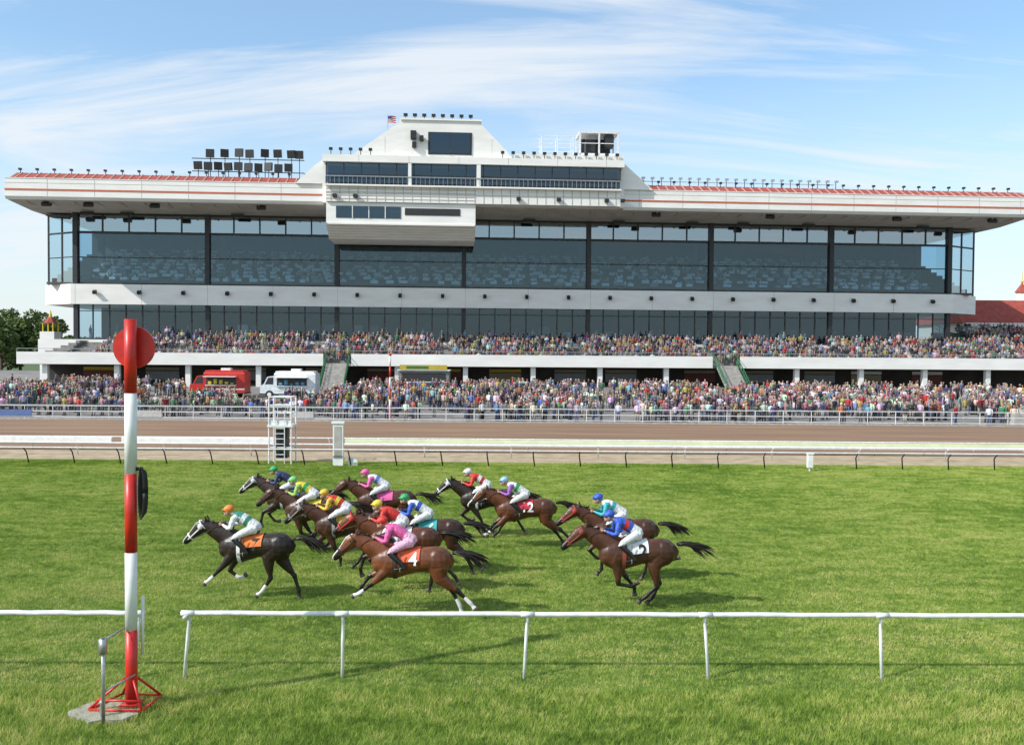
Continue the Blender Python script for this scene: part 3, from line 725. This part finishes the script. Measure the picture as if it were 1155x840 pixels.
b.box(-1.0,1.0,-1.0,1.0,1.6,8.3,0)
for sx in (-.7,.7):
    for sy in (-.7,.7): b.cyl((sx,sy,8.3),(sx,sy,9.5),.1,.1,6,1)
b.cyl((0,0,9.5),(0,0,10.3),1.0,.3,8,2); b.cyl((0,0,10.3),(0,0,11.3),.25,.04,8,1)
b.obj('cupola',[gwhite,yellow,redroof],e)
# ------------------------------------------------------------------ trees
leafm=pmat('foliage',(.12,.17,.035),(.045,.08,.018),scale=.5,rough=.8,detail=5)
bark=pmat('bark',(.12,.09,.06),(.06,.045,.03),scale=3,rough=.9)
def tree(name,x,y,h,rw,seed,nl=3600,z0=0,leaf=.5):
    rs=np.random.RandomState(seed); e=empty(name,(x,y,z0)); b=MB()
    b.tube([(0,0,-.2,.35,.35,0),(.1,0,h*.3,.26,.26,0),(-.1,.1,h*.6,.15,.15,0),(0,0,h*.85,.05,.05,0)],7)
    cl=[]
    for i in range(16):
        a=rs.rand()*6.28; z=h*(.3+.62*rs.rand()); rr=rw*(.35+.6*rs.rand())*math.sin(min(1,(1.08-z/h)*1.6+.25)*1.57)
        c=(rr*math.cos(a),rr*math.sin(a),z); cl.append((c,rw*(.22+.2*rs.rand())))
        b.tube([(0,0,z*.6,.12,.12,0),(c[0]*.5,c[1]*.5,z*.82,.07,.07,0),(*c,.02,.02,0)],5)
    cl.append(((0,0,h*.86),rw*.35))
    b.obj('trunk_and_limbs',[bark],e,True)
    c=MB()
    for k in range(nl):
        (cx,cy,cz),r=cl[rs.randint(len(cl))]
        d=rs.randn(3); d/=np.linalg.norm(d)+1e-6; q=r*(.55+.55*rs.rand()**.6)
        p=Vector((cx+d[0]*q,cy+d[1]*q,cz+d[2]*q*.8)); s=leaf*(.5+rs.rand())*.5
        u=Vector(rs.randn(3)).normalized(); v=u.orthogonal().normalized()
        c.add([p-u*s-v*s*.6,p+u*s-v*s*.4,p+u*s*.7+v*s*.6,p-u*s*.7+v*s*.5],[(0,1,2,3)],0)
    c.obj('foliage',[leafm],e)
for i,(x,y,h,r) in enumerate([(-101,182,12.5,5),(-108,190,14,5.5),(-114,184,13,5),(-121,196,13,5.5),(-96.5,182,14,4.6),(-104,176,12,4.5),(-130,190,13,5),(-93,180,12,3.8),(-98,170,10,3.8),(-109,176,11,4.2)]):
    tree('tree',x,y,h,r,i+3)
rs=np.random.RandomState(3); c=MB()
for k in range(9000):
    x=rs.uniform(-700,700); y=600+rs.rand()*40; hmax=11+5*noise.noise(Vector((x*.02,0,0)))+3*noise.noise(Vector((x*.11,3,0))); z=rs.rand()*hmax; s=1.1+rs.rand()*1.3
    u=Vector(rs.randn(3)).normalized(); v=u.orthogonal().normalized(); p=Vector((x,y,z))
    c.add([p-u*s-v*s,p+u*s-v*s,p+u*s+v*s,p-u*s+v*s],[(0,1,2,3)],0)
c.obj('distant_trees',[leafm])
# ------------------------------------------------------------------ horses
TR_=[(-.86,1.34,.06,.05),(-.80,1.31,.16,.12),(-.68,1.30,.24,.20),(-.5,1.305,.275,.25),(-.28,1.30,.26,.25),(-.05,1.285,.255,.25),(.15,1.255,.285,.26),(.35,1.235,.335,.25),(.52,1.24,.33,.225),(.68,1.25,.27,.185),(.80,1.25,.18,.13),(.85,1.25,.08,.06)]
def trunk(x):
    for a,c in zip(TR_,TR_[1:]):
        if a[0]<=x<=c[0]:
            t=(x-a[0])/(c[0]-a[0]); return [a[i]+(c[i]-a[i])*t for i in range(1,4)]
    return TR_[-1][1:]
def D(a): a=math.radians(a); return Vector((math.sin(a),0,-math.cos(a)))
POSES={
 'ext':dict(f=[(54,50,62),(66,38,15)],h=[(-10,-60,-50,-35),(2,-48,-32,-8)]),
 'gat':dict(f=[(-8,-75,-130),(-34,-38,0)],h=[(44,-6,48,60),(32,-20,28,50)]),
 'sta':dict(f=[(4,2,45),(50,-45,-95)],h=[(10,-55,-70,-110),(22,-30,10,35)]),
 'mid':dict(f=[(-28,-30,10),(48,-50,-100)],h=[(40,-14,36,50),(8,-48,-38,-35)]),
 'rch':dict(f=[(48,44,50),(24,-58,-118)],h=[(40,-8,38,55),(4,-44,-22,0)]),
 'psh':dict(f=[(60,20,-20),(40,-40,-90)],h=[(-4,-54,-44,-30),(24,-30,5,30)]),
}
def horse(i,x,y,pose,coat,pts,sc=1.1,neck=0,hood=None,full=False,clothc=None,num=None,socks=(),blaze=False,jk=None,numcol=None):
    P=POSES[pose]; b=MB(); rj=random.Random(100+i)
    P=dict(f=[tuple(a+rj.uniform(-7,7) for a in q) for q in P['f']],h=[tuple(a+rj.uniform(-6,6) for a in q) for q in P['h']])
    C,PT_,WH,HF,HD=0,1,2,3,4
    b.tube([(a[0],0,a[1],a[2],a[3],C) for a in TR_],18)
    for s in (-1,1):
        b.ell((.46,s*.12,1.22),(.19,.12,.27),C,rot=Matrix.Rotation(-.35,3,'Y'))
        b.ell((-.53,s*.12,1.28),(.25,.15,.27),C)
        b.ell((.72,s*.07,1.17),(.11,.10,.13),C)
    R=Matrix.Rotation(math.radians(-neck),3,'Y'); piv=Vector((.55,0,1.35))
    def N(p):
        q=Vector(p)-piv; q.x*=.92; return tuple(R@q+piv)
    nk=[(.40,1.30,.30,.17),(.62,1.43,.26,.135),(.84,1.555,.205,.11),(1.05,1.665,.165,.09),(1.20,1.745,.135,.08)]
    b.tube([(*N((a[0],0,a[1])),a[2],a[3],C) for a in nk],14)
    hc=HD if (hood and full) else C
    hd=[(1.16,1.80,.07,.065),(1.24,1.765,.12,.09),(1.34,1.69,.145,.096),(1.45,1.60,.115,.08),(1.57,1.50,.085,.062),(1.67,1.415,.078,.058),(1.73,1.365,.062,.05),(1.755,1.345,.03,.03)]
    b.tube([(*N((a[0],0,a[1])),a[2],a[3],(hc if k<4 else PT_)) for k,a in enumerate(hd)],12)
    for s in (-1,1):
        b.tube([(*N((1.17,s*.05,1.84)),.04,.028,hc),(*N((1.165,s*.065,1.91)),.032,.02,hc),(*N((1.19,s*.06,1.985)),.008,.008,hc)],8)
    def leg(start,segs):
        p=Vector(start[0]); path=list(start[1])
        for L,ang,smp in segs:
            d=D(ang)
            for t,a,bb,m in smp:
                q=p+d*(L*t); path.append((q.x,q.y,q.z,a*1.1,bb*1.1,m))
            p=p+d*L
        b.tube(path,10); return p
    for k,s in enumerate((1,-1)):
        fa,ca,pa=P['f'][k]; lm=WH if ('f%d'%k) in socks else PT_
        sh=.05 if fa>30 else 0
        st=((.47+sh,s*.135,1.06),[(.50,s*.10,1.28,.14,.07,C),(.475+sh,s*.13,1.07,.13,.09,C)])
        leg(st,[(.43,fa,[(.45,.085,.066,C),(.85,.055,.048,PT_),(1,.055,.05,PT_)]),(.29,ca,[(.18,.04,.037,PT_),(.6,.036,.031,lm),(.95,.045,.04,lm)]),(.11,pa,[(.5,.034,.032,lm),(1,.044,.041,lm)]),(.075,pa-8,[(.1,.05,.045,HF),(1,.062,.053,HF)])])
        ta,ga,ca,pa=P['h'][k]; lm=WH if ('h%d'%k) in socks else PT_
        st=((-.53,s*.13,1.27),[(-.54,s*.11,1.32,.21,.11,C)])
        leg(st,[(.34,ta,[(.4,.19,.12,C),(1,.145,.095,C)]),(.44,ga,[(.45,.095,.072,C),(.85,.052,.042,PT_),(1,.058,.045,PT_)]),(.36,ca,[(.15,.047,.039,PT_),(.5,.038,.034,lm),(.95,.046,.041,lm)]),(.11,pa,[(.5,.034,.032,lm),(1,.045,.042,lm)]),(.075,pa-8,[(.1,.05,.045,HF),(1,.062,.053,HF)])])
    F=fuse(b,.017,4,.5)
    if blaze:
        for fi,f in enumerate(F.f):
            c=[sum(F.v[q][kk] for q in f)/len(f) for kk in range(3)]
            q=R.transposed()@(Vector(c)-piv); q.x/=.92; q+=piv
            if q.x>1.28 and abs(q.y)<.035 and q.z>1.74-(q.x-1.24)*.8: F.m[fi]=WH
    X=MB()
    EY,HAIR,CL,NUM,LEA,WB=5,6,7,8,9,10
    for s in (-1,1):
        X.ell(N((1.33,s*.092,1.73)),(.022,.014,.02),EY,8,6); X.ell(N((1.725,s*.045,1.375)),(.014,.01,.018),EY,6,5)
        if hood: X.ell(N((1.295,s*.10,1.73)),(.06,.035,.065),WB,8,6)
    rs=random.Random(i)
    for k in range(40):
        oy=rs.uniform(-.05,.05); L=rs.uniform(.42,.85); dr=rs.uniform(.1,.34); wv=rs.uniform(-.03,.03)
        pp=[]
        for t in (0,.15,.35,.6,.8,.92,1):
            r=.034*(1-.1*t)*(1-t**3)+.002
            pp.append((-.84-L*t,oy*(1+2.0*t)+.02*math.sin(t*5+k),1.44+.05*math.sin(t*3)-dr*t*t+wv*math.sin(t*6),r*.7,r*.45,HAIR))
        X.tube(pp,5)
    for k in range(30):
        t=k/29; bx=.50+.68*t; bz=1.625+.235*t+.02*math.sin(t*3)
        c0=N((bx,rs.uniform(-.015,.015),bz-.03)); c1=N((bx-rs.uniform(.07,.14),rs.uniform(.0,.08),bz+rs.uniform(-.08,.05)))
        X.tube([(*c0,.035,.012,HAIR),((c0[0]+c1[0])/2,c0[1],c0[2]*.4+c1[2]*.6,.025,.01,HAIR),(*c1,.004,.004,HAIR)],5)
    vs=[];fs=[]; nx,na=6,16
    def surf(xx,phi,k):
        z,hh,hw=trunk(xx); return (xx,hw*k*math.sin(phi),z+hh*k*math.cos(phi))
    for a in range(nx+1):
        xx=-.18+.46*a/nx
        for c in range(na+1): vs.append(surf(xx,-1.45+2.9*c/na,1.075+.012*math.sin(a*1.7+c)))
    for a in range(nx):
        for c in range(na): q=a*(na+1)+c; fs.append((q,q+1,q+na+2,q+na+1))
    X.add(vs,fs,CL)
    X.ell((.16,0,1.585),(.20,.15,.055),LEA,12,6); X.ell((.0,0,1.60),(.07,.13,.05),LEA,10,6)
    vs=[];fs=[]
    for a,xx in enumerate((.30,.38)):
        for c in range(24): vs.append(surf(xx,2*math.pi*c/24,1.05))
    for c in range(24): fs.append((c,(c+1)%24,24+(c+1)%24,24+c))
    X.add(vs,fs,WB)
    def ring(cx,cz,a,bb,ang,r=.010,m=LEA):
        pts=[]
        for k in range(17):
            t=2*math.pi*k/16; u=math.cos(t)*a; pts.append((*N((cx+u*math.cos(ang),math.sin(t)*bb,cz+u*math.sin(ang))),r,r,m))
        X.tube(pts,5)
    bm=WB; rr=.017 if hood else .011
    ring(1.57,1.50,.09,.07,math.radians(50),rr*1.3,bm); ring(1.25,1.76,.13,.1,math.radians(50),rr,bm)
    for s in (-1,1):
        X.tube([(*N((1.22,s*.096,1.76)),rr,rr*.6,bm),(*N((1.42,s*.09,1.6)),rr,rr*.6,bm),(*N((1.62,s*.066,1.44)),rr,rr*.6,bm)],5)
        X.tube([(*N((1.62,s*.07,1.43)),.008,.008,LEA),(*N((1.2,s*.10,1.57)),.008,.008,LEA),(.82,s*.09,1.76,.008,.008,LEA)],5)
    F.merge(X)
    if num:
        cu=bpy.data.curves.new('n','FONT'); cu.body=num; cu.size=.36; cu.offset=.008
        to=bpy.data.objects.new('n',cu); COL.objects.link(to); dg=bpy.context.evaluated_depsgraph_get(); dg.update()
        tm=to.evaluated_get(dg).to_mesh(); xs=[v.co.x for v in tm.vertices]; ox=(min(xs)+max(xs))/2
        vs=[]
        for v in tm.vertices:
            xx=-.05-(v.co.x-ox); z=1.24+v.co.y; zc,hh,hw=trunk(xx); q=max(0,1-((z-zc)/(hh*1.075))**2)
            vs.append((xx,hw*1.075*math.sqrt(q)+.018,z))
        F.add(vs,[tuple(p.vertices) for p in tm.polygons],NUM)
        bpy.data.objects.remove(to)
    wm=pmat('white_hair',(.7,.68,.65),rough=.6); hf=pmat('hoof',(.09,.07,.05),rough=.5)
    eye=pmat('eye_dark',(.01,.008,.006),rough=.15); lea=pmat('leather',(.05,.025,.015),rough=.5)
    cm=lambda nme,c:pmat(nme,c,tuple(k*.85 for k in c),scale=12,rough=.75)
    hc_=cm('hood_%d'%i,hood) if hood else wm
    mats=[coat,pts,wm,hf,hc_,eye,pts if pts!=coat else black,cm('cloth_%d'%i,clothc or (.6,.6,.6)),cm('num_%d'%i,numcol or (.02,.02,.02)),lea,hc_ if hood else lea]
    lowz=min(v[2] for v in F.v)
    ob=F.obj('racehorse',mats,None,True)
    zoff=-lowz*sc+(.04 if pose=='gat' else .0)
    M=Matrix.Translation((x,y,zoff))@Matrix.Rotation(math.pi+random.uniform(-.05,.05),4,'Z')@Matrix.Scale(sc,4)
    ob.matrix_world=M
    jockey(i,M,*jk)
def jockey(i,M,silk,silk2,sleeve,cap,breech=(.75,.75,.74)):
    b=MB(); S1,S2,SL,BR,BT,SKN,CP=0,1,2,3,4,5,6
    b.tube([(-.06,0,1.64,.07,.10,BR),(.0,0,1.69,.125,.155,BR),(.10,0,1.76,.12,.15,BR),(.16,0,1.80,.115,.145,S1),(.24,0,1.85,.12,.16,S2),(.33,0,1.895,.125,.175,S1),(.43,0,1.94,.11,.18,S1),(.49,0,1.965,.08,.12,S1),(.54,0,1.995,.055,.055,SKN),(.60,0,2.03,.05,.05,SKN)],14)
    for s in (-1,1):
        b.tube([(.0,s*.08,1.67,.115,.10,BR),(.10,s*.15,1.655,.10,.095,BR),(.26,s*.23,1.60,.085,.08,BR),(.40,s*.285,1.52,.066,.062,BR),(.43,s*.295,1.49,.06,.056,BT),(.37,s*.30,1.43,.058,.056,BT),(.27,s*.305,1.35,.058,.055,BT),(.17,s*.31,1.25,.042,.04,BT),(.14,s*.31,1.20,.04,.036,BT)],10)
        b.tube([(.09,s*.31,1.19,.035,.034,BT),(.16,s*.31,1.175,.042,.038,BT),(.26,s*.315,1.16,.034,.04,BT),(.33,s*.32,1.155,.02,.028,BT)],8)
        b.tube([(.42,s*.13,1.945,.07,.07,SL),(.46,s*.20,1.91,.07,.066,SL),(.49,s*.245,1.81,.058,.055,SL),(.51,s*.265,1.72,.05,.048,SL),(.56,s*.24,1.705,.046,.044,SL),(.66,s*.17,1.735,.038,.036,SL),(.73,s*.115,1.76,.028,.026,SKN),(.76,s*.095,1.765,.03,.026,SKN)],10)
    b.ell((.655,0,2.035),(.075,.072,.105),SKN,12,9,Matrix.Rotation(.35,3,'Y'))
    b.ell((.70,0,1.98),(.045,.05,.04),SKN,8,6)
    b.ell((.74,0,2.03),(.022,.014,.028),SKN,6,5)
    b.ell((.635,0,2.10),(.125,.098,.092),CP,14,9,Matrix.Rotation(.3,3,'Y'))
    b.ell((.745,0,2.085),(.06,.07,.015),CP,10,5,Matrix.Rotation(.3,3,'Y'))
    F=fuse(b,.0125,3,.5)
    X=MB()
    GG=7
    X.tube([(.715,-.066,2.055,.02,.02,GG),(.737,0,2.058,.022,.015,GG),(.715,.066,2.055,.02,.02,GG)],6)
    for s in (-1,1):
        X.ell((.645,s*.074,2.03),(.018,.01,.028),SKN,6,5)
        X.ell((.785,s*.088,1.765),(.038,.024,.036),SKN,8,6)
        for k in range(4):
            z=1.79-k*.018; L=(.042,.05,.047,.036)[k]
            X.tube([(.80,s*.09,z,.0095,.0095,SKN),(.80+L*.7,s*.082,z,.009,.009,SKN),(.80+L*.75,s*.058,z-.004,.0085,.0085,SKN),(.80+L*.2,s*.05,z-.004,.007,.007,SKN)],5)
        X.tube([(.775,s*.075,1.795,.011,.011,SKN),(.80,s*.06,1.812,.0105,.0105,SKN),(.825,s*.055,1.808,.008,.008,SKN)],5)
        X.tube([(.19,s*.315,1.50,.006,.012,BT),(.2,s*.33,1.17,.006,.012,BT)],4)
        pts=[]
        for k in range(13):
            t=2*math.pi*k/12; pts.append((.20,s*.315+.055*math.cos(t),1.155+.05*math.sin(t),.006,.006,GG+1))
        X.tube(pts,4)
    X.tube([(.80,.085,1.79,.009,.009,BT),(.55,.16,1.86,.006,.006,BT),(.32,.24,1.93,.004,.004,BT)],5)
    F.merge(X)
    cm=lambda nme,c:pmat(nme,c,tuple(k*.75 for k in c),scale=14,rough=.5,bump=.6,bscale=20)
    mats=[cm('silk_%d'%i,silk),cm('silkb_%d'%i,silk2),cm('sleeve_%d'%i,sleeve),cm('breeches_%d'%i,breech),pmat('boot',(.015,.015,.015),rough=.3),pmat('skin',(.42,.25,.17),rough=.55),cm('cap_%d'%i,cap),pmat('goggle',(.02,.02,.02),rough=.2),steel]
    ob=F.obj('jockey',mats,None,True); ob.matrix_world=M
def coatm(n,c): return pmat(n,c,tuple(k*.5 for k in c),scale=3.2,rough=.38,spec=.4,detail=4,bump=.55,bscale=5)
bay=coatm('coat_bay',(.13,.042,.018)); dbay=coatm('coat_dark_bay',(.07,.027,.015)); blk=coatm('coat_black',(.03,.018,.013)); ches=coatm('coat_chestnut',(.19,.06,.023)); gry=coatm('coat_liver',(.055,.032,.025)); brn=coatm('coat_brown',(.095,.036,.018))
pts=coatm('coat_points',(.018,.012,.009))
W=(.78,.78,.78); Rr=(.6,.03,.02); Bl=(.03,.1,.5); Gn=(.03,.35,.1); Ye=(.75,.6,.05); Pk=(.75,.12,.35); Og=(.75,.22,.03); Nv=(.02,.03,.1); Tq=(.03,.4,.45); Pu=(.3,.1,.4); Gd=(.7,.45,.05)
def place(i,capx,d,**k):
    sc=k.get('sc',1.1); horse(i,capx+.64*sc,d,**k)
place(0,-6.95,21.7,pose='rch',coat=blk,pts=pts,hood=W,clothc=(.75,.2,.04),num='7',numcol=(.03,.03,.03),socks=('f0','f1','h0'),blaze=True,jk=((.04,.25,.16),W,W,Og),neck=-2)
place(1,-7.70,28.6,pose='psh',coat=gry,pts=pts,hood=(.6,.62,.65),clothc=Bl,jk=(Nv,Nv,Nv,Gn),neck=2,blaze=True)
place(2,-6.65,26.9,pose='gat',coat=dbay,pts=pts,clothc=Ye,jk=(Ye,Gn,(.3,.5,.1),(.2,.55,.15)),neck=0)
place(3,-5.30,25.0,pose='mid',coat=dbay,pts=pts,hood=(.3,.3,.3),clothc=Gd,num='5',jk=(Rr,Ye,Gd,Gd),neck=-3)
place(4,-4.68,28.3,pose='sta',coat=brn,pts=pts,clothc=Pk,jk=(W,(.15,.2,.6),Pk,Pk),neck=2)
place(5,-3.40,22.4,pose='psh',coat=bay,pts=pts,hood=(.55,.04,.03),clothc=W,num='8',jk=(Rr,Rr,Rr,Ye),neck=2)
place(6,-2.92,24.2,pose='ext',coat=dbay,pts=pts,clothc=(.05,.4,.4),num='6',numcol=W,jk=(W,Bl,Bl,Gn),neck=-1)
place(7,-3.0,20.5,pose='ext',coat=ches,pts=pts,clothc=(.75,.13,.05),num='4',numcol=W,socks=('f0','h0','h1'),blaze=True,jk=(Pk,Pk,Pk,Rr,(.78,.45,.6)),neck=-4,sc=1.12)
place(8,-1.45,29.3,pose='mid',coat=blk,pts=pts,hood=W,clothc=W,jk=(Rr,W,Rr,W),neck=0)
place(9,-.22,27.6,pose='ext',coat=bay,pts=pts,clothc=(.5,.03,.05),num='12',numcol=W,socks=('f0',),blaze=True,jk=(W,Gn,Pu,(.3,.5,.65)),neck=-1)
place(10,2.33,23.7,pose='sta',coat=brn,pts=pts,hood=(.4,.05,.04),clothc=Bl,jk=(W,Tq,Tq,Bl),neck=3)
place(11,2.35,21.2,pose='gat',coat=brn,pts=pts,hood=(.25,.05,.03),clothc=W,num='2',numcol=(.01,.01,.01),jk=(Bl,Rr,Bl,Bl),neck=0,sc=1.12)
print('BUILD',time.time()-T0,len(bpy.data.objects))
